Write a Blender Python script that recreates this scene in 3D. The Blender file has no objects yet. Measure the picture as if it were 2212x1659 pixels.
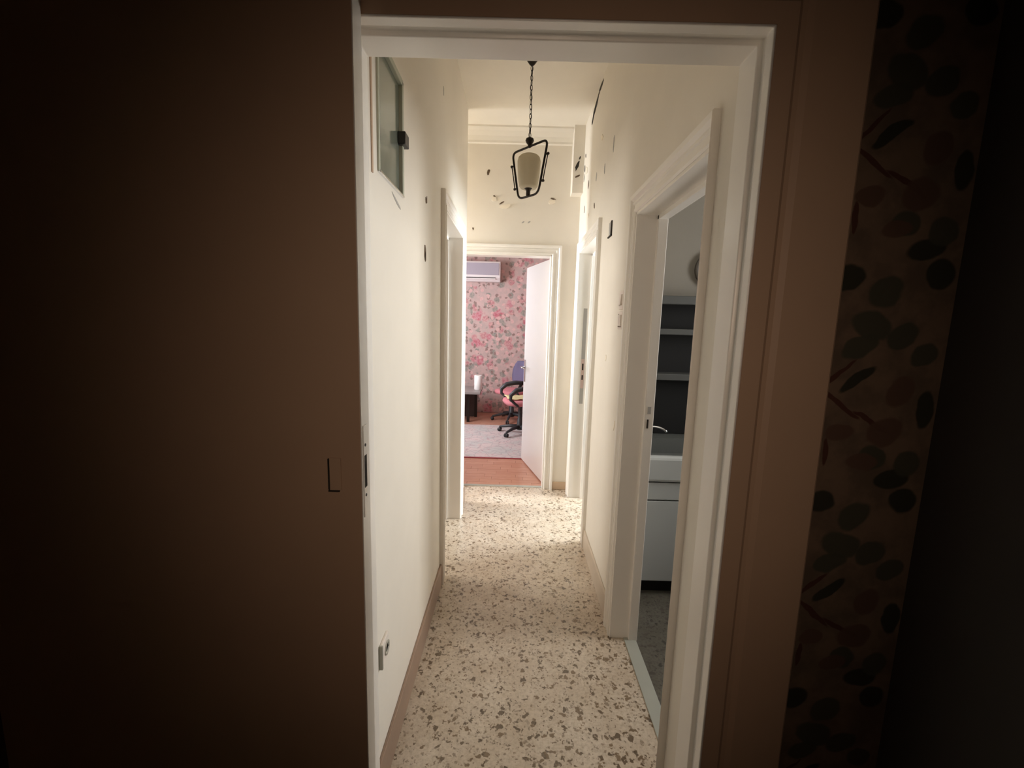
import bpy, bmesh, math, random
from mathutils import Vector, Matrix, noise
random.seed(7)
C = bpy.context.scene.collection
sc = bpy.context.scene
PI = math.pi

# ------------------------------------------------------------------ camera
F_PX = 950.0
def norm(v): return Vector(v).normalized()
fw = norm(((1113 - 1106) / F_PX, (692 - 829.5) / F_PX, 1.0))          # world +Y seen from the camera (x right, y down, z ahead)
dn = Vector((-math.sin(0.0285), math.cos(0.0285), 0)); dn = (dn - fw * dn.dot(fw)).normalized()
rt = dn.cross(fw)
up = -dn
# rows of the world->camera matrix
rx = Vector((rt[0], fw[0], up[0])); ry = Vector((rt[1], fw[1], up[1])); rz = Vector((rt[2], fw[2], up[2]))
cd = bpy.data.cameras.new('camera'); cam = bpy.data.objects.new('camera', cd); C.objects.link(cam)
cd.sensor_fit = 'HORIZONTAL'; cd.sensor_width = 36.0; cd.lens = F_PX / 2212 * 36.0; cd.clip_start = 0.02
m = Matrix((rx, -ry, -rz)).transposed().to_4x4(); m.translation = Vector((0, 0, 1.49)); cam.matrix_world = m
sc.camera = cam

# ------------------------------------------------------------------ world, light, exposure
sc.view_settings.view_transform = 'Standard'; sc.view_settings.look = 'None'
sc.view_settings.gamma = 1.0; sc.view_settings.use_curve_mapping = False
sc.view_settings.exposure = 2.72
w = bpy.data.worlds.new('world'); sc.world = w; w.use_nodes = True
w.node_tree.nodes['Background'].inputs[0].default_value = (0.55, 0.7, 1.0, 1); w.node_tree.nodes['Background'].inputs[1].default_value = 0.3
sc.cycles.max_bounces = 14; sc.cycles.diffuse_bounces = 10; sc.cycles.glossy_bounces = 6; sc.cycles.transmission_bounces = 8
sc.cycles.sample_clamp_indirect = 6.0; sc.cycles.caustics_reflective = False

def area(name, loc, size, direction, power, col, spread=PI):
    l = bpy.data.lights.new(name, 'AREA'); l.shape = 'RECTANGLE'; l.size, l.size_y = size
    l.energy = power; l.color = col; l.spread = spread
    o = bpy.data.objects.new(name, l); C.objects.link(o); o.location = loc
    o.rotation_euler = Vector(direction).to_track_quat('-Z', 'Y').to_euler()
    return o
area('daylight_bedroom', (-1.64, 5.35, 1.6), (1.1, 1.4), (1, 0.25, -0.04), 8.0, (0.98, 0.98, 1.0))
area('daylight_side_room', (2.42, 3.33, 1.6), (0.7, 1.1), (-1, -0.08, -0.12), 21, (0.86, 0.94, 1.0))
area('fill_alcove', (-1.9, 3.6, 1.9), (0.3, 1.0), (1, -0.02, -0.30), 4.5, (0.97, 0.98, 1.0), 1.9)  # added fill for the corridor's far end, no known source in the alcove
area('fill_kitchen', (2.48, 1.85, 1.70), (0.6, 1.1), (-1, -0.17, 0.07), 5.0, (1.0, 0.97, 0.92), 2.3)  # added fill for the near corridor, sent out through the kitchen doorway
area('daylight_left_room', (-2.1, 2.75, 1.75), (0.6, 1.2), (1, -0.22, 0.04), 5.6, (1.0, 0.95, 0.88))
sl = bpy.data.lights.new('fill_spot_dark_room', 'SPOT'); sl.energy = 2.45; sl.color = (1.0, 0.74, 0.56); sl.spot_size = math.radians(76); sl.spot_blend = 1.0; sl.shadow_soft_size = 0.25  # unseen added spot: soft radial glow on the leaf and casing round the doorway
so = bpy.data.objects.new('fill_spot_dark_room', sl); C.objects.link(so); so.location = (0.12, -0.55, 1.62)
so.rotation_euler = Vector((0.02, 1.5, -0.28)).to_track_quat('-Z', 'Y').to_euler()

# ------------------------------------------------------------------ materials
def mat(name, col, rough=0.6, metal=0.0, spec=0.5, **kw):
    m = bpy.data.materials.new(name); m.use_nodes = True
    b = m.node_tree.nodes['Principled BSDF']
    b.inputs['Base Color'].default_value = (*col, 1); b.inputs['Roughness'].default_value = rough
    b.inputs['Metallic'].default_value = metal; b.inputs['Specular IOR Level'].default_value = spec
    for k, v in kw.items(): b.inputs[k.replace('_', ' ')].default_value = v
    return m
class NT:
    def __init__(s, m): s.t = m.node_tree; s.b = s.t.nodes['Principled BSDF']; s.n = s.t.nodes
    def new(s, ty, **kw):
        n = s.n.new(ty)
        for k, v in kw.items(): setattr(n, k, v)
        return n
    def link(s, a, b): s.t.links.new(a, b)
    def math(s, op, a, b=None, c=None):
        n = s.new('ShaderNodeMath', operation=op)
        for i, v in enumerate((a, b, c)):
            if v is None: continue
            if isinstance(v, (int, float)): n.inputs[i].default_value = v
            else: s.link(v, n.inputs[i])
        return n.outputs[0]
    def mix(s, f, a, b, mode='MIX'):
        n = s.new('ShaderNodeMix', data_type='RGBA', blend_type=mode)
        for i, v in ((0, f), (6, a), (7, b)):
            if isinstance(v, (int, float)): n.inputs[i].default_value = v
            elif isinstance(v, tuple): n.inputs[i].default_value = (*v, 1)
            else: s.link(v, n.inputs[i])
        return n.outputs[2]
    def pos(s): return s.new('ShaderNodeNewGeometry').outputs['Position']
    def noise(s, vec, scale, detail=3, rough=0.5, out=0):
        n = s.new('ShaderNodeTexNoise'); n.inputs['Scale'].default_value = scale
        n.inputs['Detail'].default_value = detail; n.inputs['Roughness'].default_value = rough
        s.link(vec, n.inputs['Vector']); return n.outputs[out]
    def vor(s, vec, scale, feature='F1', rand=1.0):
        n = s.new('ShaderNodeTexVoronoi', feature=feature); n.inputs['Scale'].default_value = scale
        n.inputs['Randomness'].default_value = rand
        s.link(vec, n.inputs['Vector']); return n
    def ramp(s, f, a, b):
        n = s.new('ShaderNodeMapRange', interpolation_type='SMOOTHSTEP')
        s.link(f, n.inputs[0]); n.inputs[1].default_value = a; n.inputs[2].default_value = b
        return n.outputs[0]
    def warp(s, vec, scale, amt):
        n = s.noise(vec, scale, 2, 0.5, 1)
        sub = s.new('ShaderNodeVectorMath', operation='SUBTRACT'); s.link(n, sub.inputs[0]); sub.inputs[1].default_value = (.5, .5, .5)
        sca = s.new('ShaderNodeVectorMath', operation='SCALE'); s.link(sub.outputs[0], sca.inputs[0]); sca.inputs['Scale'].default_value = amt
        add = s.new('ShaderNodeVectorMath', operation='ADD'); s.link(vec, add.inputs[0]); s.link(sca.outputs[0], add.inputs[1])
        return add.outputs[0]
    def bump(s, h, strength, dist=0.01):
        n = s.new('ShaderNodeBump'); n.inputs['Strength'].default_value = strength; n.inputs['Distance'].default_value = dist
        s.link(h, n.inputs['Height']); s.link(n.outputs[0], s.b.inputs['Normal'])

def painted(name, col, rough, var=0.06, bumps=0.15, bscale=60):
    m = mat(name, col, rough); t = NT(m); p = t.pos()
    n = t.noise(p, 1.7, 4, 0.6)
    dark = tuple(c * (1 - var * 2) for c in col)
    t.link(t.mix(t.ramp(n, .3, .75), dark, col), t.b.inputs['Base Color'])
    t.bump(t.noise(p, bscale, 3), bumps, 0.004)
    return m
PLASTER = painted('cream_plaster', (0.80, 0.755, 0.675), 0.62, 0.03, 0.18, 25)
CEIL = painted('ceiling_paint', (0.82, 0.78, 0.70), 0.8, 0.03, 0.1, 30)
GLOSS = painted('cream_gloss_paint', (0.84, 0.81, 0.76), 0.28, 0.02, 0.12, 22)
WHITE = painted('white_gloss_paint', (0.86, 0.85, 0.84), 0.3, 0.02, 0.1, 12)
DARKLEAF = painted('brown_beige_paint', (0.52, 0.36, 0.25), 0.55, 0.04, 0.08, 30)
SHADED_SKIRT = painted('shaded_terrazzo_skirting', (0.34, 0.23, 0.165), 0.35, 0.12, 0.1, 90)  # shadow along the left wall is put into this brown
BROOM = painted('beige_room_paint', (0.42, 0.31, 0.22), 0.7, 0.05, 0.1, 30)
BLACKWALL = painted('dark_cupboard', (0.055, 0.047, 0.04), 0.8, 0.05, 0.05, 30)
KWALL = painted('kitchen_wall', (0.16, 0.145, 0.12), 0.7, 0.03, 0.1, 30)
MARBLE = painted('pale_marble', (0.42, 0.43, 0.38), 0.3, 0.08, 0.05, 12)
IRON = mat('wrought_iron', (0.025, 0.018, 0.013), 0.45, 0.6)
BLACK = mat('black_plastic', (0.015, 0.015, 0.016), 0.4)
KBLACK = mat('matt_black', (0.010, 0.010, 0.010), 0.7, spec=.15)
DGREY = mat('dark_grey_plastic', (0.035, 0.037, 0.042), 0.45)
CHROME = mat('chrome', (0.75, 0.75, 0.76), 0.15, 1.0)
BRASS = mat('worn_pinkish_metal', (0.62, 0.47, 0.42), 0.4, 0.5)
HOLE = mat('dark_gap', (0.03, 0.024, 0.018), 0.9)
GAPBROWN = mat('brown_gap', (0.12, 0.08, 0.05), 0.9)
FLAKE = mat('pale_flake', (0.86, 0.79, 0.67), 0.7)
PLATE = mat('ivory_plastic', (0.78, 0.72, 0.66), 0.35)
ACW = mat('ac_white', (0.80, 0.74, 0.74), 0.4)
ACP = mat('ac_panel', (0.40, 0.36, 0.42), 0.35)
PAPER = mat('paper_roll', (0.9, 0.88, 0.87), 0.9)
TABLE = mat('grey_tabletop', (0.27, 0.24, 0.23), 0.35)
PURPLE = mat('purple_fabric', (0.17, 0.145, 0.25), 0.85)
PINK = mat('pink_fabric', (0.62, 0.22, 0.25), 0.85)
YELLOW = mat('yellow_cloth', (0.72, 0.62, 0.34), 0.9)
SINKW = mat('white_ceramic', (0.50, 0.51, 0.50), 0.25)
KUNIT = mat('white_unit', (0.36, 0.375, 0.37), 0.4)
KTOP = mat('grey_worktop', (0.10, 0.105, 0.10), 0.4)
KSHELF = mat('grey_shelf_edge', (0.042, 0.043, 0.040), 0.6)
GHOST = mat('bare_grey_patch', (0.40, 0.39, 0.37), 0.7)

def terrazzo(name, base, base2, chip, rough):
    m = mat(name, base, rough); t = NT(m); p = t.pos()
    sq = t.new('ShaderNodeMapping'); sq.inputs['Scale'].default_value = (1, 1, 0.01); t.link(p, sq.inputs[0]); q = sq.outputs[0]
    def chips(scale, wscale, wamt, share, r0, r1):
        ww = t.warp(q, wscale, wamt)
        v = t.vor(ww, scale)
        sp = t.new('ShaderNodeSeparateColor'); t.link(v.outputs['Color'], sp.inputs[0])
        keep = t.ramp(sp.outputs[0], share, share + .06)
        size = t.math('MULTIPLY_ADD', sp.outputs[1], r1 - r0, r0)
        inside = t.math('MULTIPLY', t.math('SUBTRACT', size, v.outputs['Distance']), 14.0)
        cl = t.new('ShaderNodeClamp'); t.link(inside, cl.inputs[0])
        return t.math('MULTIPLY', keep, cl.outputs[0]), sp.outputs[2]
    c1, h1 = chips(37, 46, 0.046, .14, .20, .47)
    c2, h2 = chips(72, 90, 0.022, .38, .22, .50)
    col = t.mix(t.ramp(t.noise(q, 5.5, 5, .65), .3, .7), base, base2)
    col = t.mix(t.ramp(t.noise(q, 70, 3, .7), .35, .8), col, tuple(c * .78 for c in base2))
    chipc = t.mix(h1, chip, tuple(min(1, c * 2.1) for c in chip))
    col = t.mix(t.math('MULTIPLY', c2, .62), col, chipc)
    col = t.mix(t.math('MULTIPLY', c1, .9), col, chipc)
    t.link(col, t.b.inputs['Base Color'])
    t.link(t.math('MULTIPLY_ADD', t.noise(q, 9, 3), .25, rough - .1), t.b.inputs['Roughness'])
    return m
TERR = terrazzo('terrazzo', (0.61, 0.525, 0.425), (0.51, 0.415, 0.315), (0.085, 0.057, 0.033), 0.25)
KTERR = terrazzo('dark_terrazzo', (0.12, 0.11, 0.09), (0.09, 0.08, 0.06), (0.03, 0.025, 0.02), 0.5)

def floral(name, base, base2, layers, rough=0.8):
    """layers: (scale, warp scale, warp, share kept, radius, colour, colour 2, seed offset)"""
    m = mat(name, base, rough); t = NT(m); p = t.pos()
    mp = t.new('ShaderNodeMapping'); t.link(p, mp.inputs[0]); mp.inputs['Scale'].default_value = (1, .001, 1); q = mp.outputs[0]
    col = t.mix(t.ramp(t.noise(q, 9, 4, .6), .35, .65), base, base2)
    for sc_, ws, wa, share, rad, c1, c2, off in layers:
        mo = t.new('ShaderNodeMapping'); mo.inputs['Location'].default_value = off; t.link(q, mo.inputs[0])
        v = t.vor(t.warp(mo.outputs[0], ws, wa), sc_, rand=.85)
        sp = t.new('ShaderNodeSeparateColor'); t.link(v.outputs['Color'], sp.inputs[0])
        keep = t.ramp(sp.outputs[0], share, share + .04)
        ins = t.new('ShaderNodeClamp'); t.link(t.math('MULTIPLY', t.math('SUBTRACT', rad, v.outputs['Distance']), 9.0), ins.inputs[0])
        petals = t.ramp(t.noise(t.warp(mo.outputs[0], ws * 2, wa), sc_ * 4.5, 3, .7), .35, .62)
        cc = t.mix(petals, c1, c2)
        col = t.mix(t.math('MULTIPLY', keep, ins.outputs[0]), col, cc)
    t.link(col, t.b.inputs['Base Color'])
    return m
ROSES = floral('pink_rose_wallpaper', (0.62, 0.44, 0.42), (0.52, 0.40, 0.38), [
    (8.5, 14, .08, .25, .44, (0.24, 0.25, 0.23), (0.42, 0.36, 0.32), (3.1, 0, 1.7)),
    (7, 12, .08, .35, .44, (0.66, 0.40, 0.38), (0.50, 0.22, 0.24), (1.3, 0, 4.7)),
    (4.2, 11, .10, .22, .36, (0.52, 0.13, 0.17), (0.62, 0.32, 0.35), (0, 0, 0)),
    (15, 24, .05, .42, .40, (0.25, 0.16, 0.14), (0.34, 0.24, 0.22), (5, 0, 2)),
    (12, 20, .05, .45, .42, (0.74, 0.52, 0.48), (0.66, 0.40, 0.40), (7, 0, 9))])

def leafpaper(name):
    """dark trailing-leaf wallpaper: a printed motif that repeats every half metre up the wall"""
    m = mat(name, (.3, .2, .14), .8, spec=.1); t = NT(m); p = t.pos()
    q = t.warp(p, 18, .022)
    s = t.new('ShaderNodeSeparateXYZ'); t.link(q, s.inputs[0])
    x = s.outputs[0]
    per = 0.497
    z = t.math('FLOORED_MODULO', t.math('ADD', s.outputs[2], 0.0), per)
    base = t.mix(t.ramp(t.noise(p, 14, 4, .6), .35, .65), (0.17, 0.118, 0.082), (0.115, 0.083, 0.06))
    col = base
    G = (0.028, 0.03, 0.021); G2 = (0.06, 0.06, 0.043); R = (0.105, 0.062, 0.045); RD = (0.075, 0.03, 0.022)
    # x, z (mod period), half length, half width, angle, colour
    motif = MOTIF
    for (mx, mz, a, b, ang, c) in motif:
        dx = t.math('SUBTRACT', x, mx)
        dz = t.math('SUBTRACT', z, mz % per)
        dz = t.math('WRAP', dz, per / 2, -per / 2)
        ca, sa = math.cos(ang), math.sin(ang)
        u = t.math('ADD', t.math('MULTIPLY', dx, ca / a), t.math('MULTIPLY', dz, sa / a))
        v = t.math('ADD', t.math('MULTIPLY', dx, -sa / b), t.math('MULTIPLY', dz, ca / b))
        r = t.math('ADD', t.math('MULTIPLY', u, u), t.math('MULTIPLY', v, v))
        f = t.ramp(r, 1.25, .75)
        col = t.mix(t.math('MULTIPLY', f, .93), col, {'G': G, 'H': G2, 'R': R, 'D': RD}[c])
    t.link(col, t.b.inputs['Base Color'])
    return m
MOTIF = [
 (0.70, 1.60, .032, .026, 0.3, 'G'), (0.78, 1.57, .04, .03, .6, 'H'), (0.76, 1.50, .045, .03, -.3, 'H'), (0.83, 1.48, .035, .026, .5, 'H'),
 (0.74, 1.455, .04, .022, .4, 'H'), (0.745, 1.385, .045, .013, .65, 'G'), (0.70, 1.395, .05, .005, .75, 'D'), (0.715, 1.33, .055, .006, -.65, 'D'),
 (0.79, 1.29, .05, .006, -.5, 'D'), (0.72, 1.265, .03, .02, .2, 'R'), (0.82, 1.27, .04, .03, .3, 'R'), (0.84, 1.36, .035, .028, 1.1, 'R'),
 (0.88, 1.44, .03, .024, .4, 'H'), (0.85, 1.66, .04, .022, .15, 'G'), (0.80, 1.71, .03, .026, .1, 'H'), (0.695, 1.22, .006, .03, 0, 'D'),
 (0.885, 1.61, .03, .03, 0, 'G'), (0.78, 1.20, .032, .018, .2, 'R'), (0.88, 1.20, .03, .03, .4, 'H'), (0.90, 1.32, .02, .04, 0, 'G')]
LEAVES = leafpaper('trailing_leaf_wallpaper')

def rugmat():
    m = mat('faded_rug', (.6, .56, .55), .95); t = NT(m); p = t.pos()
    q = t.warp(p, 9, .05)
    v = t.vor(q, 9, 'DISTANCE_TO_EDGE')
    col = t.mix(t.ramp(t.noise(q, 4, 4, .6), .35, .65), (0.56, 0.54, 0.53), (0.66, 0.55, 0.54))
    col = t.mix(t.math('MULTIPLY', t.ramp(v.outputs['Distance'], .05, .015), .55), col, (0.36, 0.34, 0.36))
    col = t.mix(t.math('MULTIPLY', t.ramp(t.noise(q, 22, 3, .6), .56, .66), .6), col, (0.50, 0.28, 0.32))
    t.link(col, t.b.inputs['Base Color']); t.bump(t.noise(p, 220, 2), .4, .004)
    return m
RUG = rugmat()
RUGEDGE = mat('rug_border', (0.35, 0.08, 0.09), .95)
def woodmat():
    m = mat('orange_parquet', (.5, .2, .1), .3); t = NT(m)
    oi = t.new('ShaderNodeObjectInfo'); p = t.pos()
    mp = t.new('ShaderNodeMapping'); mp.inputs['Scale'].default_value = (3, 40, 1); t.link(p, mp.inputs[0])
    g = t.noise(mp.outputs[0], 3, 4, .6)
    col = t.mix(t.ramp(g, .3, .7), (0.55, 0.27, 0.18), (0.66, 0.37, 0.27))
    col = t.mix(t.math('MULTIPLY', oi.outputs['Random'], .38), col, (0.46, 0.19, 0.12))
    t.link(col, t.b.inputs['Base Color']); return m
WOOD = woodmat()
SUBFLOOR = mat('parquet_joint', (0.20, 0.075, 0.04), .7)
def glassmat(name, col, rough, trans):
    return mat(name, col, rough, Transmission_Weight=trans, IOR=1.45)
HGLASS = glassmat('greenish_cover_glass', (0.60, 0.66, 0.58), .12, .8)
HBACK = painted('grey_green_board', (0.50, 0.52, 0.42), .6, .08)
SHADE = mat('frosted_ribbed_glass', (0.72, 0.66, 0.52), .55, Transmission_Weight=.35, IOR=1.2)
WINGLASS = glassmat('window_glass', (1, 1, 1), 0.0, 1.0)

# ------------------------------------------------------------------ mesh helpers
def obj(name, bm, mt, parent=None, smooth=False, bevel=0.0):
    me = bpy.data.meshes.new(name)
    bmesh.ops.recalc_face_normals(bm, faces=bm.faces)
    bm.to_mesh(me); bm.free()
    if smooth:
        for f in me.polygons: f.use_smooth = True
    me.materials.append(mt)
    o = bpy.data.objects.new(name, me); C.objects.link(o)
    if parent: o.parent = parent
    if bevel:
        md = o.modifiers.new('bevel', 'BEVEL'); md.width = bevel; md.segments = 2; md.limit_method = 'ANGLE'
    return o
def BM(): return bmesh.new()
def bx(bm, x0, x1, y0, y1, z0, z1, rot=None):
    vs = [bm.verts.new((x, y, z)) for x in (x0, x1) for y in (y0, y1) for z in (z0, z1)]
    for f in ((0, 1, 3, 2), (4, 6, 7, 5), (0, 4, 5, 1), (2, 3, 7, 6), (0, 2, 6, 4), (1, 5, 7, 3)):
        bm.faces.new([vs[i] for i in f])
    if rot: bmesh.ops.transform(bm, matrix=rot, verts=vs)
    return vs
def box(name, x0, x1, y0, y1, z0, z1, mt, parent=None, bevel=0.0):
    bm = BM(); bx(bm, x0, x1, y0, y1, z0, z1); return obj(name, bm, mt, parent, bevel=bevel)
def tube(bm, pts, r, n=10, closed=False, cap=True):
    pts = [Vector(p) for p in pts]; N = len(pts); rings = []
    rs = r if isinstance(r, (list, tuple)) else [r] * N
    prev = None
    for i, p in enumerate(pts):
        a = pts[(i - 1) % N] if (closed or i) else p; b = pts[(i + 1) % N] if (closed or i < N - 1) else p
        t = (b - a).normalized()
        if prev is None:
            ref = Vector((0, 0, 1)) if abs(t.z) < .9 else Vector((1, 0, 0)); u = t.cross(ref).normalized()
        else: u = (prev - t * prev.dot(t)).normalized()
        prev = u; v = t.cross(u)
        rings.append([bm.verts.new(p + (u * math.cos(k * 2 * PI / n) + v * math.sin(k * 2 * PI / n)) * rs[i]) for k in range(n)])
    for i in range(N if closed else N - 1):
        A, B = rings[i], rings[(i + 1) % N]
        for k in range(n): bm.faces.new((A[k], A[(k + 1) % n], B[(k + 1) % n], B[k]))
    if cap and not closed: bm.faces.new(rings[0][::-1]); bm.faces.new(rings[-1])
def lathe(bm, prof, c=(0, 0, 0), n=24, axis='z'):
    rings = []
    for r, h in prof:
        ring = []
        for k in range(n):
            a = 2 * PI * k / n
            if axis == 'z': q = (c[0] + r * math.cos(a), c[1] + r * math.sin(a), c[2] + h)
            elif axis == 'x': q = (c[0] + h, c[1] + r * math.cos(a), c[2] + r * math.sin(a))
            else: q = (c[0] + r * math.cos(a), c[1] + h, c[2] + r * math.sin(a))
            ring.append(bm.verts.new(q))
        rings.append(ring)
    for A, B in zip(rings, rings[1:]):
        for k in range(n): bm.faces.new((A[k], A[(k + 1) % n], B[(k + 1) % n], B[k]))
    bm.faces.new(rings[0][::-1]); bm.faces.new(rings[-1])
def rounded(corners, r, seg=6):
    """closed polyline with rounded corners"""
    out = []; n = len(corners); cs = [Vector(c) for c in corners]
    for i, c in enumerate(cs):
        a = (cs[i - 1] - c).normalized(); b = (cs[(i + 1) % n] - c).normalized()
        rr = r[i] if isinstance(r, (list, tuple)) else r
        p0, p1 = c + a * rr, c + b * rr
        for k in range(seg + 1):
            t = k / seg; out.append(p0 * (1 - t) ** 2 + c * 2 * t * (1 - t) + p1 * t * t)
    return out
def empty(name, loc=(0, 0, 0), rz=0):
    o = bpy.data.objects.new(name, None); C.objects.link(o); o.location = loc; o.rotation_euler = (0, 0, rz); o.empty_display_size = .1
    return o
def thing(o, label, cat, group=None):
    o['label'] = label; o['category'] = cat
    if group: o['group'] = group
    return o
def struct(o, label=None):
    o['kind'] = 'structure'
    if label: o['label'] = label
    return o

# ------------------------------------------------------------------ the setting
XL, XR = -0.385, 0.505
H = 3.0
def walls(name, boxes, mt, label=None):
    bm = BM()
    for b in boxes: bx(bm, *b)
    return struct(obj(name, bm, mt), label)
floor = struct(box('floor', -2.6, 2.7, -2.4, 3.83, -0.06, 0, TERR), 'beige terrazzo floor with dark brown chips')
struct(box('floor_kitchen', XR + .11, 2.6, 1.06, 2.78, -.01, .0015, KTERR), 'dark terrazzo kitchen floor')
ceil = struct(box('ceiling', -2.6, 2.7, -2.4, 3.80, H, H + .1, CEIL), 'cream painted corridor ceiling')
bm = BM(); rr = []
for x in (-2.2, XR):
    rr.append([bm.verts.new((x, 3.78 - a, H - b)) for a, b in ((0, 0), (.085, 0), (.083, .012), (.06, .03), (.035, .06), (.02, .09), (.018, .105), (0, .11))])
for i in range(8): bm.faces.new((rr[0][i], rr[0][(i + 1) % 8], rr[1][(i + 1) % 8], rr[1][i]))
bm.faces.new(rr[0]); bm.faces.new(rr[1][::-1])
struct(obj('trim_3', bm, CEIL), 'small plaster cove between ceiling and end wall')
# the wall of the dark room, with the doorway the camera looks through
FX0, FX1, FZ = -0.343, 0.478, 2.057
walls('wall_near', [(-2.3, FX0 - .03, .95, 1.06, 0, H), (FX1 + .03, 1.0, .95, 1.06, 0, H), (FX0 - .03, FX1 + .03, .95, 1.06, FZ + .03, H)], LEAVES, 'wall with dark trailing leaf wallpaper around the near doorway')
# corridor side skin of that wall
walls('wall_near_corridor_side', [(XL - .0, FX0 - .03, 1.06, 1.064, 0, H), (FX0 - .03, FX1 + .03, 1.06, 1.064, FZ + .03, H)], PLASTER)
HY0, HY1, HZ0, HZ1 = 1.262, 1.525, 1.882, 2.232      # glazed hatch
LD0, LD1, LDZ = 2.37, 3.14, 2.05                       # left doorway
walls('wall_left', [(XL - .12, XL, 1.06, HY0, 0, H), (XL - .12, XL, HY0, HY1, 0, HZ0), (XL - .12, XL, HY0, HY1, HZ1, H), (XL - .12, XL - .09, HY0, HY1, HZ0, HZ1),
                    (XL - .12, XL, HY1, LD0, 0, H), (XL - .12, XL, LD0, LD1, LDZ, H), (XL - .12, XL, LD1, 3.45, 0, H)], PLASTER, 'cream plaster corridor wall on the left')
RD0, RD1, RDZ = 1.212, 1.925, 1.95                     # right near doorway
FD0, FD1, FDZ = 2.83, 3.61, 2.04                       # right far doorway
wall_right = walls('wall_right', [(XR, XR + .11, 1.06, RD0, 0, H), (XR, XR + .11, RD0, RD1, RDZ, H), (XR, XR + .11, RD1, FD0, 0, H), (XR, XR + .11, FD0, FD1, FDZ, H),
                                  (XR, XR + .11, FD1, 3.78, 0, H), (XR - .085, XR, 3.66, 3.78, 2.50, H)], PLASTER, 'cream plaster corridor wall on the right with flaking paint')
BD0, BD1, BDZ = -0.47, 0.292, 2.035                    # bedroom doorway in the end wall
wall_end = walls('wall_far', [(-2.5, BD0, 3.78, 3.90, 0, H), (BD1, 2.7, 3.78, 3.90, 0, H), (BD0, BD1, 3.78, 3.90, BDZ, H)], PLASTER, 'cream plaster wall at the end of the corridor')
# alcove and left room
walls('wall_alcove', [(-2.2, XL - .12, 3.33, 3.45, 0, H), (-2.3, -2.2, 1.06, 3.78, 0, H)], PLASTER)
# kitchen and side room
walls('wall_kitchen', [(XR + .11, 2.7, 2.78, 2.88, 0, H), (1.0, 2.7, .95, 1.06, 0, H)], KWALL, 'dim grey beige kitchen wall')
walls('wall_east', [(2.6, 2.7, .95, 1.45, 0, H), (2.6, 2.7, 1.45, 2.25, 0, 1.05), (2.6, 2.7, 1.45, 2.25, 2.3, H), (2.6, 2.7, 2.25, 2.95, 0, H),
                    (2.6, 2.7, 2.95, 3.7, 0, 1.1), (2.6, 2.7, 2.95, 3.7, 2.3, H), (2.6, 2.7, 3.7, 3.9, 0, H)], PLASTER)
# camera room shell
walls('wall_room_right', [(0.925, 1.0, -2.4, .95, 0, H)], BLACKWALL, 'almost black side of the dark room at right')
walls('wall_room_left', [(-1.5, -1.4, -2.4, .95, 0, H)], BROOM)
walls('wall_room_back', [(-1.5, 1.0, -2.4, -2.3, 0, H)], BROOM)
# bedroom shell
walls('wall_bedroom_end', [(-2.6, 2.3, 7.0, 7.1, 0, H)], ROSES, 'bedroom wall papered with pink roses')
walls('wall_bedroom_left', [(-1.8, -1.7, 3.9, 4.75, 0, H), (-1.8, -1.7, 4.75, 5.95, 0, .85), (-1.8, -1.7, 4.75, 5.95, 2.35, H), (-1.8, -1.7, 5.95, 7.0, 0, H)], ROSES)
walls('wall_bedroom_right', [(2.2, 2.3, 3.9, 7.0, 0, H)], ROSES)
struct(box('ceiling', -2.6, 2.3, 3.80, 7.1, H, H + .1, CEIL))
wf = struct(box('floor_bedroom', -2.6, 2.3, 3.83, 7.1, -.06, -.008, SUBFLOOR), 'orange wooden parquet floor of the bedroom')
# parquet blocks near the threshold, real pieces
pb = BM(); bx(pb, 0, .296, 0, .070, -.0075, 0); blk = bpy.data.meshes.new('parquet_block'); pb.to_mesh(blk); pb.free(); blk.materials.append(WOOD)
k = 0
for r in range(17):
    y = 3.835 + r * .0715
    x = -0.70 + (r % 2) * .15 - (r % 3) * .04
    while x < .62:
        o = bpy.data.objects.new('parquet_block', blk); C.objects.link(o); o.parent = wf
        o.location = (x, y, -.0004 + random.uniform(-.0004, .0004)); x += .298; k += 1
rest = BM()
for r in range(17, 44):
    y = 3.835 + r * .0715; x = -2.4 + (r % 2) * .15
    while x < 2.1: bx(rest, x, x + .296, y, y + .07, -.0075, 0); x += .298
for r in range(17):
    y = 3.835 + r * .0715
    x = -2.5
    while x + .3 < -.9: bx(rest, x, x + .296, y, y + .07, -.0075, 0); x += .298
    x = .95
    while x < 2.1: bx(rest, x, x + .296, y, y + .07, -.0075, 0); x += .298
ro = obj('parquet_field', rest, WOOD, wf); ro['kind'] = 'stuff'

# windows outside the frame; bedroom and side room get their daylight here
def window_x(name, x, y0, y1, z0, z1):
    w_ = struct(empty(name, (x, (y0 + y1) / 2, z0)))
    bm = BM(); yy = (y1 - y0) / 2; zz = z1 - z0
    for b in ((-.03, .03, -yy, -yy + .05, 0, zz), (-.03, .03, yy - .05, yy, 0, zz), (-.03, .03, -yy, yy, 0, .05), (-.03, .03, -yy, yy, zz - .05, zz), (-.02, .02, -.02, .02, .05, zz - .05)): bx(bm, *b)
    obj('window_frame', bm, WHITE, w_)
    bm = BM(); bx(bm, -.003, .003, -yy + .05, yy - .05, .05, zz - .05); obj('pane', bm, WINGLASS, w_)
window_x('window_1', -1.75, 4.75, 5.95, .85, 2.35)
window_x('window_2', 2.65, 2.95, 3.7, 1.1, 2.3)
window_x('added_kitchen_window', 2.65, 1.45, 2.25, 1.05, 2.3)  # unseen window added to go with the kitchen fill light

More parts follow.
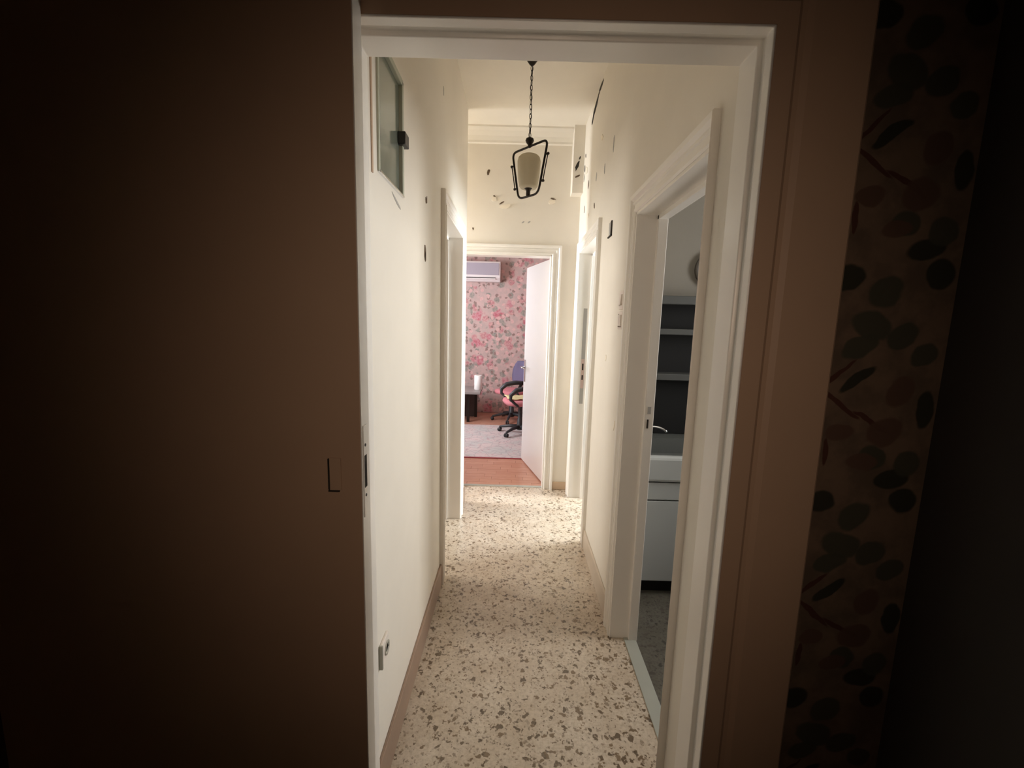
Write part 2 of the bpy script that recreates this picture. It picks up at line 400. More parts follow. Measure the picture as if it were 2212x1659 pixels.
# skirtings
def skirt(name, segs, mt=SHADED_SKIRT, label=None):
    bm = BM()
    for s in segs: bx(bm, *s)
    return struct(obj(name, bm, mt, bevel=.003), label)
skirt('baseboard_left', [(XL, XL + .012, 1.07, LD0 - .072, 0, .125), (XL, XL + .012, LD1 + .072, 3.45, 0, .125)], label='terrazzo skirting along the left wall, brown with shade in its colour')
skirt('baseboard_right', [(XR - .012, XR, RD1 + .088, FD0 - .072, 0, .125)], painted('pale_terrazzo_skirting', (0.62, 0.53, 0.43), .35, .08, .1, 90), label='pale beige skirting along the right wall')
skirt('baseboard_far', [(BD1 + .08, XR, 3.768, 3.78, 0, .07)], painted('orange_beige_skirting', (0.66, 0.50, 0.36), .35, .08, .1, 90), label='orange beige skirting on the end wall')

# ------------------------------------------------------------------ door frames
PROF = [(0, 0), (0, .014), (.006, .019), (.014, .019), (.018, .011), (.034, .011), (.038, .016), (.046, .016), (.050, .012), (.060, .022), (.074, .024), (.078, .020), (.078, 0)]
def casing(axis, pos, sgn, a0, a1, Hh, parent, mt=GLOSS, scale=1.0, prof=PROF, z0=0.0, name='casing', s0=1.0):
    """moulded architrave swept round an opening; axis 'x': wall plane x=pos, runs along y; sgn: side it stands proud to"""
    bm = BM(); st = []
    for (a, z, da, dz) in ((a0, z0, -1, 0), (a0, Hh, -1, 1), (a1, Hh, 1, 1), (a1, z0, 1, 0)):
        ring = []
        for u, w_ in prof:
            aa, zz = a + da * u * scale * (s0 if da < 0 else 1), z + dz * u * scale; ww = pos + sgn * w_
            ring.append(bm.verts.new((ww, aa, zz) if axis == 'x' else (aa, ww, zz)))
        st.append(ring)
    n = len(prof)
    for A, B in zip(st, st[1:]):
        for i in range(n): bm.faces.new((A[i], A[(i + 1) % n], B[(i + 1) % n], B[i]))
    bm.faces.new(st[0]); bm.faces.new(st[-1][::-1])
    return obj(name, bm, mt, parent)
def lining(axis, p0, p1, a0, a1, Hh, parent, th=.012, mt=GLOSS, name='lining'):
    bm = BM()
    for (s0, s1, z0, z1) in ((a0 - .001, a0 + th, 0, Hh), (a1 - th, a1 + .001, 0, Hh), (a0, a1, Hh - th, Hh + .001)):
        if axis == 'x': bx(bm, p0, p1, s0, s1, z0, z1)
        else: bx(bm, s0, s1, p0, p1, z0, z1)
    return obj(name, bm, mt, parent, bevel=.002)

# door_1: the doorway straight ahead of the camera
d1 = struct(empty('door_1', (0, 0, 0)), 'cream gloss door frame seen close up from the dark room')
# flush lining with a groove running round it
P1 = [(.93, 0), (.957, 0), (.961, -.011), (.985, -.011), (.989, 0), (1.064, 0), (1.064, -.034), (.951, -.034), (.951, -.0145), (.93, -.0045)]
bm = BM(); st = []
for (a, z, da, dz) in ((FX0, 0, -1, 0), (FX0, FZ, -1, 1), (FX1, FZ, 1, 1), (FX1, 0, 1, 0)):
    st.append([bm.verts.new((a - da * w_, y, z - dz * w_)) for y, w_ in P1])
for A, B in zip(st, st[1:]):
    for i in range(len(P1)): bm.faces.new((A[i], A[(i + 1) % len(P1)], B[(i + 1) % len(P1)], B[i]))
bm.faces.new(st[0]); bm.faces.new(st[-1][::-1])
obj('lining', bm, GLOSS, d1, bevel=.0025)
casing('y', .95, -1, FX0 - .005, FX1 + .005, FZ + .005, d1, mt=DARKLEAF, prof=[(0, 0), (0, .0195), (.040, .0195), (.050, .010), (.060, .010), (.072, .016), (.188, .017), (.194, .012), (.194, 0)])

# door_2: tall leaf with a lock that stands open in front of the left jamb
d2 = struct(empty('door_2', (-.311, .925, 0)), 'tall dark door leaf with pale lock edge at left')
bm = BM(); bx(bm, -.84, 0, -.047, 0, .01, 2.13); leaf = obj('door_leaf', bm, DARKLEAF, d2, bevel=.002)
bm = BM(); bx(bm, -.0005, .0015, -.0465, -.0005, .012, 2.128); obj('leaf_edge', bm, GLOSS, d2)
bm = BM(); bx(bm, .0015, .003, -.040, -.018, 1.065, 1.265); lp = obj('lock_plate', bm, GLOSS, d2, bevel=.0008)
bm = BM(); bx(bm, .003, .0036, -.036, -.023, 1.130, 1.200); obj('latch_slot', bm, HOLE, lp)
bm = BM(); lathe(bm, [(.0035, 0), (.003, .0012)], (.003, -.030, 1.222), 12, 'x'); obj('screw', bm, DGREY, lp)
bm = BM(); lathe(bm, [(.0035, 0), (.003, .0012)], (.003, -.030, 1.112), 12, 'x'); obj('screw', bm, DGREY, lp)
# keyhole plate on the face
hp = BM(); bx(hp, -.066, -.042, -.050, -.047, 1.128, 1.198); hpo = obj('keyhole_plate', hp, DARKLEAF, d2, bevel=.001)
bm = BM(); bx(bm, -.069, -.066, -.0510, -.047, 1.130, 1.196); bx(bm, -.069, -.046, -.0510, -.047, 1.125, 1.1285); obj('plate_shadow_gap', bm, HOLE, hpo)

# door_3: right near doorway (kitchen)
d3 = struct(empty('door_3'), 'cream moulded frame of the dark kitchen doorway on the right')
casing('x', XR, -1, RD0, RD1, RDZ, d3, scale=1.05, s0=.18)
lining('x', XR - .012, XR + .115, RD0, RD1, RDZ, d3)
bm = BM()
for b in ((XR + .075, XR + .115, RD1 - .030, RD1 - .011, 0, RDZ - .012), (XR + .075, XR + .115, RD0 + .011, RD0 + .03, 0, RDZ - .012), (XR + .075, XR + .115, RD0, RD1, RDZ - .03, RDZ - .011)): bx(bm, *b)
obj('door_stop', bm, GLOSS, d3, bevel=.002)
bm = BM(); bx(bm, XR + .086, XR + .100, RD1 - .033, RD1 - .029, 1.10, 1.132); obj('strike_plate', bm, GHOST, d3)
bm = BM(); bx(bm, XR + .086, XR + .093, RD1 - .0325, RD1 - .029, 1.035, 1.075); obj('strike_hole', bm, HOLE, d3)
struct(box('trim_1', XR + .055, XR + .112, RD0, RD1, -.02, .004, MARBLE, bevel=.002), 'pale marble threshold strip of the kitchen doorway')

# door_4: left doorway
d4 = struct(empty('door_4'), 'cream moulded frame of the narrow doorway on the left')
casing('x', XL, 1, LD0, LD1, LDZ, d4)
lining('x', XL - .135, XL + .012, LD0, LD1, LDZ, d4)
bm = BM()
for b in ((XL - .135, XL - .085, LD1 - .030, LD1 - .011, 0, LDZ - .012), (XL - .135, XL - .085, LD0 + .011, LD0 + .03, 0, LDZ - .012), (XL - .135, XL - .085, LD0, LD1, LDZ - .03, LDZ - .011)): bx(bm, *b)
obj('door_stop', bm, GLOSS, d4, bevel=.002)
bm = BM(); bx(bm, XL - .135 - .76, XL - .145, LD1 - .05, LD1 - .012, .01, 2.02); obj('door_leaf', bm, mat('brown_leaf', (.22, .15, .11), .5), d4, bevel=.002)

# door_5: right far doorway with the lock keep on its far jamb
d5 = struct(empty('door_5'), 'cream frame of the bright doorway at the far right')
casing('x', XR, -1, FD0, FD1, FDZ, d5, scale=.95)
lining('x', XR - .012, XR + .115, FD0, FD1, FDZ, d5)
bm = BM()
for b in ((XR + .09, XR + .115, FD1 - .030, FD1 - .011, 0, FDZ - .012), (XR + .09, XR + .115, FD0, FD1, FDZ - .03, FDZ - .011)): bx(bm, *b)
obj('door_stop', bm, GLOSS, d5, bevel=.002)
yj = FD1 - .012
bm = BM(); bx(bm, XR + .044, XR + .074, yj - .001, yj + .002, .82, 1.60); obj('worn_patch', bm, GHOST, d5)
bm = BM(); bx(bm, XR + .046, XR + .072, yj - .004, yj, .95, 1.19); lk = obj('lock_keep', bm, BRASS, d5, bevel=.001)
for (a, b) in ((1.10, 1.155), (1.02, 1.06)):
    bm = BM(); bx(bm, XR + .053, XR + .065, yj - .0046, yj - .003, a, b); obj('keep_slot', bm, HOLE, lk)
bm = BM(); bx(bm, XR + .14, XR + .18, FD0 - .0, FD0 + .02, 0, 0.02); bm.free()

# door_6: bedroom doorway with open white leaf
d6 = struct(empty('door_6'), 'cream frame of the bedroom doorway with open white leaf')
casing('y', 3.78, -1, BD0, BD1, BDZ, d6)
lining('y', 3.768, 3.905, BD0, BD1, BDZ, d6)
struct(box('trim_2', BD0, BD1, 3.80, 3.84, -.02, .003, MARBLE), 'pale strip under the bedroom doorway')
lf = empty('door_leaf', (.298, 3.86, 0), math.atan2(.74, -.193)); lf.parent = d6
def lfbox(name, b, mt, parent=lf, bevel=.001):
    bm = BM(); bx(bm, *b); return obj(name, bm, mt, parent, bevel=bevel)
L = .765
lfbox('leaf_panel', (0, L, -.04, 0, .012, 2.02), WHITE, bevel=.003)
hd = BM(); bx(hd, L - .075, L - .035, 0, .006, .86, 1.09)
hh = obj('handle_plate', hd, CHROME, lf, bevel=.001)
hd = BM(); tube(hd, [(L - .055, .004, 1.013), (L - .055, .045, 1.013), (L - .065, .052, 1.013), (L - .17, .052, 1.012)], .008, 8); h1 = obj('lever', hd, CHROME, lf, True)
hd = BM(); tube(hd, [(L - .055, -.044, 1.013), (L - .055, -.085, 1.013), (L - .065, -.092, 1.013), (L - .17, -.092, 1.012)], .008, 8); obj('lever', hd, CHROME, lf, True)
hd = BM(); bx(hd, L - .075, L - .035, -.046, -.04, .86, 1.09); obj('handle_plate', hd, CHROME, lf, bevel=.001)

# ------------------------------------------------------------------ flaking paint (chips of the wall coat)
def chip(parent, axis, pos, sgn, a, z, la, lz, ang, mt, name='paint_chip', lift=.002, seed=0):
    rnd = random.Random(seed); bm = BM(); n = 9; lo = []; hi = []
    for k in range(n):
        t = 2 * PI * k / n; r = rnd.uniform(.7, 1.15)
        u, v = la * math.cos(t) * r, lz * math.sin(t) * r
        uu = u * math.cos(ang) - v * math.sin(ang); vv = u * math.sin(ang) + v * math.cos(ang)
        for lst, off in ((lo, -.001), (hi, lift)):
            w_ = pos + sgn * off
            lst.append(bm.verts.new((w_, a + uu, z + vv) if axis == 'x' else (a + uu, w_, z + vv)))
    bm.faces.new(lo); bm.faces.new(hi[::-1])
    for k in range(n): bm.faces.new((lo[k], lo[(k + 1) % n], hi[(k + 1) % n], hi[k]))
    return obj(name, bm, mt, parent)
rc = [ # along the right wall: y, z, half lengths, angle, dark?
    (2.72, 2.985, .06, .012, .05, HOLE), (3.04, 2.978, .09, .015, .0, HOLE), (3.22, 2.94, .10, .030, -.25, HOLE), (3.32, 2.90, .06, .022, -.4, HOLE), (3.12, 2.97, .05, .010, 0, GAPBROWN),
    (3.585, 2.75, .02, .012, .9, HOLE), (3.60, 2.66, .03, .02, 1.0, HOLE), (3.62, 2.60, .012, .03, .2, HOLE),
    (2.54, 2.449, .012, .045, .1, GHOST), (2.77, 2.394, .012, .03, .1, GHOST), (3.05, 2.434, .014, .03, .2, GHOST), (3.38, 2.48, .02, .03, .1, GAPBROWN),
    (3.07, 2.258, .03, .014, .8, GAPBROWN), (3.52, 2.34, .014, .03, .1, GAPBROWN), (3.50, 2.62, .05, .02, .6, FLAKE), (2.90, 2.62, .03, .015, .5, FLAKE), (3.3, 2.25, .016, .016, 0, FLAKE)]
for i, (y, z, a, b, g, mt) in enumerate(rc): chip(wall_right, 'x', XR, -1, y, z, a, b, g, mt, seed=i, lift=.004 if mt is FLAKE else .0015)
for i, (x, z, a, b, g, mt) in enumerate([(.452, 2.70, .012, .040, -.35, HOLE), (.470, 2.76, .006, .014, -.3, HOLE), (.458, 2.625, .022, .007, .5, GAPBROWN)]): chip(wall_right, 'y', 3.66, -1, x, z, a, b, g, mt, seed=120 + i)
fc = [(-.252, 2.675, .010, .030, -.3, GAPBROWN), (-.20, 2.468, .022, .022, 0, FLAKE), (-.20, 2.488, .01, .012, 0, GAPBROWN), (-.106, 2.412, .052, .020, .1, FLAKE), (-.14, 2.438, .03, .007, .5, GAPBROWN),
      (.27, 2.455, .038, .022, .1, FLAKE), (.28, 2.482, .025, .006, -.2, GAPBROWN), (.042, 2.292, .016, .006, .6, GHOST), (.091, 2.294, .014, .006, .7, GHOST), (-.37, 2.23, .008, .012, 0, GAPBROWN), (.36, 1.0, .006, .008, 0, GHOST)]
for i, (x, z, a, b, g, mt) in enumerate(fc): chip(wall_end, 'y', 3.78, -1, x, z, a, b, g, mt, seed=40 + i, lift=.005 if mt is FLAKE else .0015)
wl = bpy.data.objects['wall_left']
for i, (y, z, a, b, g, mt) in enumerate([(1.894, 1.755, .020, .035, 0, GAPBROWN), (1.90, 1.75, .010, .018, 0, HOLE), (1.914, 1.972, .010, .014, .3, GAPBROWN), (1.93, 1.98, .004, .018, 0, GAPBROWN), (1.45, 1.85, .05, .006, -.25, GHOST), (2.35, 2.60, .006, .02, 0, GHOST)]):
    chip(wl, 'x', XL, 1, y, z, a, b, g, mt, seed=80 + i, lift=.0015)
chip(wall_right, 'x', XR, -1, 2.13, .99, .006, .03, .2, FLAKE, seed=99); chip(wall_right, 'x', XR, -1, 2.42, 1.30, .008, .02, .1, FLAKE, seed=98)

# ------------------------------------------------------------------ glazed hatch high on the left wall
hg = thing(empty('glazed_hatch', (XL, (HY0 + HY1) / 2, HZ0)), 'small grey green glass cover high on the left corridor wall', 'hatch')
yy = (HY1 - HY0) / 2; zz = HZ1 - HZ0
box('back_board', -.088, -.074, -yy, yy, 0, zz, HBACK, hg)
bm = BM()
for b in ((-.02, .006, -yy - .004, -yy + .008, 0, zz), (-.02, .006, yy - .012, yy + .006, 0, zz), (-.02, .006, -yy, yy, zz - .014, zz + .004)): bx(bm, *b)
obj('frame', bm, HBACK, hg, bevel=.002)
box('bottom_rail', -.02, .008, -yy, yy, -.003, .004, CHROME, hg, bevel=.001)
box('glass_pane', -.010, -.006, -yy + .008, yy - .012, .004, zz - .014, HGLASS, hg)
box('latch', -.006, .019, yy - .030, yy + .020, .155, .194, BLACK, hg, bevel=.003)
box('edge_strip', 0, .003, -yy - .055, -yy - .045, -.02, zz - .05, mat('tan_strip', (.50, .36, .26), .6), hg)
for i in range(3):
    bm = BM(); y0 = yy - .02 - i * .012
    tube(bm, [(-.05, y0 - .02, .02), (-.035, y0 - .02 - .012 * i, .07), (-.03, y0 - .01, .13), (-.045, y0 - .04, .18)], .004, 8); obj('cable', bm, DGREY, hg, True)

# ------------------------------------------------------------------ pendant lantern
LX, LY = .056, 2.80
pl = thing(empty('pendant_lantern', (LX, LY, H)), 'black iron pendant lantern with frosted glass shade on a chain', 'lamp')
bm = BM(); lathe(bm, [(.034, 0), (.034, -.008), (.026, -.02), (.014, -.036), (.006, -.042)], n=20); obj('canopy', bm, IRON, pl, True)
zt = -.042; zb = -.432
nl = 15; step = (zt - zb) / nl; bmc = None
for i in range(nl):
    bm = BM(); c = zt - step * (i + .5); hl = step * .62; wd = .0075
    ang = (i % 2) * PI / 2 + .5
    pts = []
    for k in range(12):
        t = 2 * PI * k / 12; lx = wd * math.cos(t); lz = hl * math.sin(t)
        pts.append((lx * math.cos(ang), lx * math.sin(ang), c + lz))
    tube(bm, pts, .0018, 6, closed=True); obj('chain_link', bm, IRON, pl, True)
bm = BM(); tube(bm, [(.004, 0, -.04), (-.004, .004, -.15), (.005, -.003, -.27), (-.002, 0, -.44)], .0022, 6); obj('flex', bm, BLACK, pl, True)
bm = BM(); lathe(bm, [(.006, -.430), (.022, -.438), (.026, -.450), (.020, -.462), (.010, -.474), (.012, -.484), (.004, -.49)], n=16); obj('finial', bm, IRON, pl, True)
dv = Vector((.656, -.755, 0))
def LP(s, z): return dv * s + Vector((0, 0, z))
TW, BW, ZT, ZB = .155, .088, -.482, -.765
bm = BM(); tube(bm, rounded([LP(-TW, ZT), LP(TW, ZT), LP(BW, ZB), LP(-BW, ZB)], .04, 7), .0065, 8, closed=True); obj('frame_loop', bm, IRON, pl, True)
for s in (-1, 1):
    bm = BM(); a = LP(s * (TW + .010), -.56); b = LP(s * (BW + .040), -.70)
    a = LP(s * .158, -.560); b = LP(s * .124, -.700)
    tube(bm, [a, b], .0032, 8)
    for q in (a, b): tube(bm, [q + dv * s * -.018, q + dv * s * .006], [.003, .008], 8); tube(bm, [q + Vector((0, 0, .006)), q - Vector((0, 0, .006))], .0065, 8)
    obj('side_rod', bm, IRON, pl, True)
bm = BM()
lathe(bm, [(.046, -.720), (.056, -.708), (.064, -.66), (.068, -.60), (.069, -.565), (.064, -.545), (.052, -.533), (.040, -.530), (.038, -.533), (.050, -.537), (.061, -.549), (.065, -.565), (.064, -.60), (.060, -.66), (.052, -.704), (.044, -.716)], n=40); obj('glass_shade', bm, SHADE, pl, True)
bm = BM(); lathe(bm, [(.013, -.765), (.013, -.735), (.016, -.728), (.032, -.712), (.034, -.704), (.028, -.704), (.014, -.715)], n=20); obj('lamp_cup', bm, IRON, pl, True)

# ------------------------------------------------------------------ switches, sockets
def plate(name, x, y0, y1, z0, z1, sgn, label, cat, group=None, mt=PLATE):
    t = thing(empty(name, (x, (y0 + y1) / 2, (z0 + z1) / 2)), label, cat, group); a = (y1 - y0) / 2; b = (z1 - z0) / 2
    bm = BM(); bx(bm, min(0, sgn * .010), max(0, sgn * .010), -a, a, -b, b); obj('cover_plate', bm, mt, t, bevel=.003)
    return t, a, b
t, a, b = plate('light_switch', XR, 2.065, 2.15, 1.555, 1.640, -1, 'upper square ivory switch beside the kitchen door frame', 'switch')
bm = BM(); bx(bm, -.017, -.009, -.018, .018, -.026, .026, Matrix.Rotation(.10, 4, 'Y')); obj('rocker', bm, PLATE, t, bevel=.002)
bm = BM(); bx(bm, -.0115, -.0095, .018, .023, -.026, .026); obj('rocker_gap', bm, GAPBROWN, t)
t, a, b = plate('light_switch', XR, 2.065, 2.15, 1.462, 1.545, -1, 'lower square ivory switch beside the kitchen door frame', 'switch')
for yk in (-.014, .014):
    bm = BM(); bx(bm, -.015, -.009, yk - .011, yk + .011, -.026, .026); obj('rocker', bm, PLATE, t, bevel=.002)
bm = BM(); bx(bm, -.0115, -.0095, .026, .030, -.030, .030); bx(bm, -.0115, -.0095, -.030, .030, -.032, -.028); obj('rocker_gap', bm, GAPBROWN, t)
t = thing(empty('wall_box', (XR, 2.50, 1.995)), 'small dark open metal box in the wall above the two switches', 'junction box')
bm = BM(); bx(bm, -.006, 0, -.05, -.030, -.038, .038); bx(bm, -.006, 0, -.05, .04, -.042, -.034); obj('recess_shade', bm, HOLE, t)  # shaded near side and foot of the recess, drawn as dark strips
bm = BM(); bx(bm, -.004, 0, -.030, .02, -.034, .036); obj('box_back', bm, GHOST, t)
t, a, b = plate('wall_socket', XL, 1.20, 1.275, .425, .50, 1, 'loose wall socket low on the left wall near the doorway', 'socket', mt=PLATE)
bm = BM(); bx(bm, 0, .0125, -a - .002, -a + .006, -b - .002, b + .002); obj('shaded_side', bm, mat('shaded_socket_side', (.34, .33, .28), .5), t, bevel=.002)  # shading of the plate's near side put into its grey
bm = BM(); lathe(bm, [(.022, .009), (.022, .013), (.016, .013), (.014, .010)], (0, .012, -.002), 20, 'x'); sk = obj('socket_face', bm, mat('socket_face', (.42, .40, .34), .5), t, True)
for s in (-1, 1):
    bm = BM(); lathe(bm, [(.0028, .0128), (.0028, .0138)], (0, .012 + s * .009, -.002), 10, 'x'); obj('pin_hole', bm, HOLE, sk)

# ------------------------------------------------------------------ bedroom
ac = thing(empty('air_conditioner', (-.65, 6.99, 2.06)), 'white wall air conditioner on the pink rose wallpaper', 'air conditioner')
AX0, AX1 = -.42, .405
bm = BM(); pr = [(-.0, .30), (-.17, .30), (-.195, .285), (-.20, .09), (-.185, .055), (-.12, .0), (0, 0)]
rings = [[bm.verts.new((x, y, z)) for y, z in pr] for x in (AX0, AX1)]
for i in range(len(pr)): bm.faces.new((rings[0][i], rings[0][(i + 1) % 7], rings[1][(i + 1) % 7], rings[1][i]))
bm.faces.new(rings[0]); bm.faces.new(rings[1][::-1]); obj('body', bm, ACW, ac, bevel=.006)
box('front_panel', AX0 + .01, AX1 - .02, -.207, -.197, .095, .270, ACP, ac, bevel=.002)
box('outlet_flap', AX0 + .02, AX1 - .07, -.190, -.16, .030, .048, mat('ac_flap', (.72, .66, .66), .4), ac, bevel=.002)
box('outlet_gap', AX0 + .02, AX1 - .07, -.196, -.16, .052, .060, HOLE, ac)
rg = thing(box('rug', -1.6, .9, 4.62, 6.10, 0, .010, RUG, bevel=.003), 'faded pale floral rug on the bedroom floor', 'rug')
box('rug_border', -1.6, .9, 4.60, 4.625, 0, .0095, RUGEDGE, rg)
tb = thing(empty('side_table', (-.95, 6.4, 0)), 'low grey table at the left under the air conditioner', 'table')
box('tabletop', -.5, .48, -.24, .33, .43, .465, TABLE, tb, bevel=.004)
box('dark_backing', -.46, .40, .27, .29, 0, .43, mat('table_shadow', (.06, .04, .035), .6), tb)  # dark sheet standing in for the shadow beneath the tabletop
for x, y in ((-.44, -.20), (.30, -.1), (-.44, .25), (.38, .25)): box('leg', x - .02, x + .02, y - .02, y + .02, 0, .43, IRON, tb)
pr_ = thing(empty('paper_roll', (-.52, 6.42, .465)), 'white paper towel roll standing on the low grey table', 'paper roll')
bm = BM(); lathe(bm, [(.056, 0), (.058, .003), (.058, .207), (.056, .21), (.021, .21), (.019, .205), (.019, .15)], n=24); obj('roll', bm, PAPER, pr_, True)
bm = BM(); lathe(bm, [(.0205, .005), (.0205, .2095), (.018, .2095), (.018, .005)], n=16); obj('core', bm, mat('cardboard', (.45, .33, .22), .9), pr_, True)

def chair(loc, rz, seatm, backm, label, cloth=False, base=DGREY, arms=True):
    t = thing(empty('office_chair', loc, rz), label, 'chair')
    bm = BM()                                   # seat cushion: rounded slab
    N = 24
    def se(k, rx_, ry_): 
        a = 2 * PI * k / N; c, s_ = math.cos(a), math.sin(a)
        return rx_ * math.copysign(abs(c) ** .6, c), ry_ * math.copysign(abs(s_) ** .6, s_)
    lv = [(.395, .80), (.405, .95), (.43, 1.0), (.455, .96), (.468, .80), (.472, .4)]
    rings = [[bm.verts.new((se(k, .235 * s_, .225 * s_)[0], se(k, .235 * s_, .225 * s_)[1], z)) for k in range(N)] for z, s_ in lv]
    for A, B in zip(rings, rings[1:]):
        for k in range(N): bm.faces.new((A[k], A[(k + 1) % N], B[(k + 1) % N], B[k]))
    bm.faces.new(rings[0][::-1]); bm.faces.new(rings[-1]); obj('seat', bm, seatm, t, True)
    bm = BM()                                   # backrest, curved shell
    rows = []
    for j in range(9):
        v = j / 8; z = .52 + v * .36; wd = .19 * (1 - abs(v - .42) ** 2.4 * 1.9); row = []
        for i in range(9):
            u = i / 8 * 2 - 1; row.append((u * wd, .20 + .03 * v - .05 * (1 - u * u) * -1 - .05, z))
        rows.append(row)
    fr = [[bm.verts.new(p) for p in r] for r in rows]; bk = [[bm.verts.new((p[0] * .97, p[1] + .05, p[2])) for p in r] for r in rows]
    for j in range(8):
        for i in range(8):
            bm.faces.new((fr[j][i], fr[j][i + 1], fr[j + 1][i + 1], fr[j + 1][i])); bm.faces.new((bk[j][i], bk[j + 1][i], bk[j + 1][i + 1], bk[j][i + 1]))
        bm.faces.new((fr[j][0], fr[j + 1][0], bk[j + 1][0], bk[j][0])); bm.faces.new((fr[j][8], bk[j][8], bk[j + 1][8], fr[j + 1][8]))
    for i in range(8):
        bm.faces.new((fr[0][i], bk[0][i], bk[0][i + 1], fr[0][i + 1])); bm.faces.new((fr[8][i], fr[8][i + 1], bk[8][i + 1], bk[8][i]))
    obj('backrest', bm, backm, t, True)
    bm = BM(); tube(bm, [(0, .10, .38), (0, .26, .39), (0, .30, .46), (0, .29, .62)], .016, 8); obj('back_bracket', bm, base, t, True)
    for s in ((-1, 1) if arms else ()):         # looped armrests
        bm = BM(); x = s * .265
        tube(bm, [(s * .17, .06, .385), (x, .07, .40), (x * 1.04, .02, .50), (x * 1.04, .07, .60), (x, .12, .635), (x, .0, .64), (x, -.13, .62), (x, -.20, .56), (x, -.20, .50), (x * .98, -.12, .43), (s * .17, -.06, .385)], [.014, .017, .020, .021, .026, .030, .030, .026, .020, .016, .014], 10)
        obj('armrest', bm, base, t, True)
    bm = BM(); lathe(bm, [(.07, .375), (.075, .392), (.03, .392), (.028, .36), (.028, .21), (.035, .20), (.045, .07), (.05, .06), (.03, .05)], n=16); bx(bm, -.10, .10, -.10, .10, .372, .396); obj('column', bm, base, t, True)
    for k in range(5):
        a = 2 * PI * k / 5 + .35; c, s_ = math.cos(a), math.sin(a)
        bm = BM(); tube(bm, [(c * .03, s_ * .03, .095), (c * .15, s_ * .15, .088), (c * .26, s_ * .26, .066), (c * .285, s_ * .285, .06)], [.026, .022, .016, .014], 8); lg = obj('base_arm', bm, base, t, True)
        bm = BM(); q = (c * .285, s_ * .285)
        for e in (-1, 1):
            p0 = Vector((q[0] - s_ * .006 * e, q[1] + c * .006 * e, .0265)); p1 = Vector((q[0] - s_ * .022 * e, q[1] + c * .022 * e, .0265))
            tube(bm, [p0, p1], .026, 12)
        tube(bm, [(q[0], q[1], .03), (q[0], q[1], .062)], .008, 8); obj('castor', bm, base, lg, True)
    if cloth:
        bm = BM(); G = 11; grid = []
        for i in range(G):
            row = []
            for j in range(G):
                u = i / (G - 1) * 2 - 1; v = j / (G - 1) * 2 - 1
                x, y = u * .16, v * .17 - .02
                z = .482 + .022 * noise.noise(Vector((x * 14, y * 14, 3))) + .012 - .02 * max(0, abs(u) - .7)
                row.append((x, y, max(z, .474)))
            grid.append(row)
        A = [[bm.verts.new(p) for p in r] for r in grid]; B = [[bm.verts.new((p[0], p[1], p[2] - .006)) for p in r] for r in grid]
        for i in range(G - 1):
            for j in range(G - 1):
                bm.faces.new((A[i][j], A[i + 1][j], A[i + 1][j + 1], A[i][j + 1])); bm.faces.new((B[i][j], B[i][j + 1], B[i + 1][j + 1], B[i + 1][j]))
        for i in range(G - 1):
            for (a_, b_) in (((i, 0), (i + 1, 0)), ((i, G - 1), (i + 1, G - 1)), ((0, i), (0, i + 1)), ((G - 1, i), (G - 1, i + 1))):
                bm.faces.new((A[a_[0]][a_[1]], A[b_[0]][b_[1]], B[b_[0]][b_[1]], B[a_[0]][a_[1]]))
        co = obj('folded_cloth', bm, YELLOW, None, True); co.location = loc; co.rotation_euler = (0, 0, rz)
        thing(co, 'pale yellow cloth lying on the pink seat of the nearer chair', 'cloth')
    return t
chair((.10, 5.68, .010), -1.32, PINK, DGREY, 'nearer black swivel chair with pink seat behind the open white door', True)
chair((-.02, 6.50, 0), -.85, PINK, PURPLE, 'farther swivel chair with purple backrest and pink seat by the wallpaper', False, arms=False)

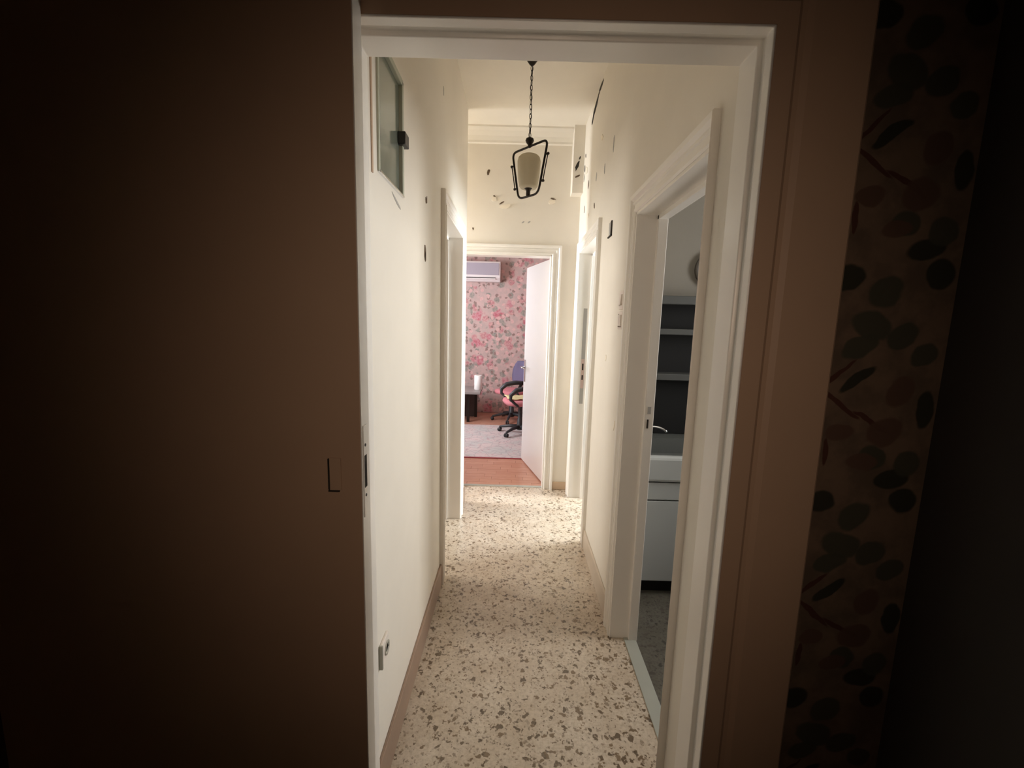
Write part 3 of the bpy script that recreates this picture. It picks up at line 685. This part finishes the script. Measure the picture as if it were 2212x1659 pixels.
# ------------------------------------------------------------------ kitchen
KX0, KX1, KY0 = .66, 1.55, 2.25
sk = thing(empty('sink_unit', (0, KY0, 0)), 'white sink cabinet in the dark kitchen through the right doorway', 'cabinet')
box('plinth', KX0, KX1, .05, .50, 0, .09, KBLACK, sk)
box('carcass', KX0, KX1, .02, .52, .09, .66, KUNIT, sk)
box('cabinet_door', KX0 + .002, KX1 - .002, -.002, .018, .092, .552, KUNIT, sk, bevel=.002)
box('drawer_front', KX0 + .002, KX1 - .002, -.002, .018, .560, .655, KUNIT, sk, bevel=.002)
bm = BM(); bx(bm, KX0, KX1, -.018, .035, .662, .80); obj('sink_apron', bm, KUNIT, sk, bevel=.016)
bm = BM()
for b in ((KX0, .70, .036, .52, .66, .795), (1.30, KX1, .036, .52, .66, .795), (.70, 1.30, .40, .52, .66, .795), (.70, 1.30, .036, .40, .66, .70), (.70, 1.30, .036, .05, .70, .795)): bx(bm, *b)
obj('basin', bm, KTOP, sk)
bm = BM(); fx = .805
pts = [(fx, .42, .79), (fx, .42, .82)]
for i in range(1, 13):
    t_ = PI * .86 * i / 12; pts.append((fx + .072 * (1 - math.cos(t_)), .42 - .03 * (1 - math.cos(t_)), .822 + .046 * math.sin(t_)))
tube(bm, pts, .0075, 10); obj('spout', bm, CHROME, sk, True)
bm = BM(); lathe(bm, [(.022, .80), (.022, .82), (.012, .83)], (fx, .42, -.004), 16); obj('tap_base', bm, CHROME, sk, True)
us = thing(empty('wall_cabinet', (0, 2.78, 0)), 'black wall shelving with grey shelf edges above the sink', 'shelf')
box('dark_backing', KX0, 1.75, -.02, -.001, .80, 1.66, KBLACK, us)
for z0, z1, n_ in ((1.61, 1.66, 'shelf'), (1.43, 1.465, 'shelf'), (1.155, 1.195, 'shelf')): box(n_, KX0, 1.75, -.13, -.02, z0, z1, KSHELF, us, bevel=.004)
box('side_panel', 1.75, 1.77, -.13, 0, .80, 1.66, KBLACK, us)
ck = thing(empty('wall_clock', (1.20, 2.78, 1.83)), 'round dark wall clock on the dim kitchen wall', 'clock')
bm = BM(); lathe(bm, [(.11, 0), (.11, -.025), (.10, -.03), (.09, -.022), (.01, -.022)], (0, 0, 0), 28, 'y'); obj('clock_body', bm, mat('dark_clock', (.07, .06, .05), .6), ck, True)
lid = thing(empty('wash_bowl', (.666, 2.215, .742)), 'dark red round lid hooked on the front of the sink', 'lid')
bm = BM(); lathe(bm, [(.045, .022), (.05, .018), (.05, .008), (.046, .0)], (-.003, 0, 0), 20, 'y'); obj('lid_disc', bm, mat('dark_red', (.03, .008, .008), .6), lid, True)
bm = BM(); tube(bm, [(0, .0, 0), (0, -.012, 0)], [.006, .009], 10); obj('knob', bm, BLACK, lid, True)
lid.name = 'round_lid'
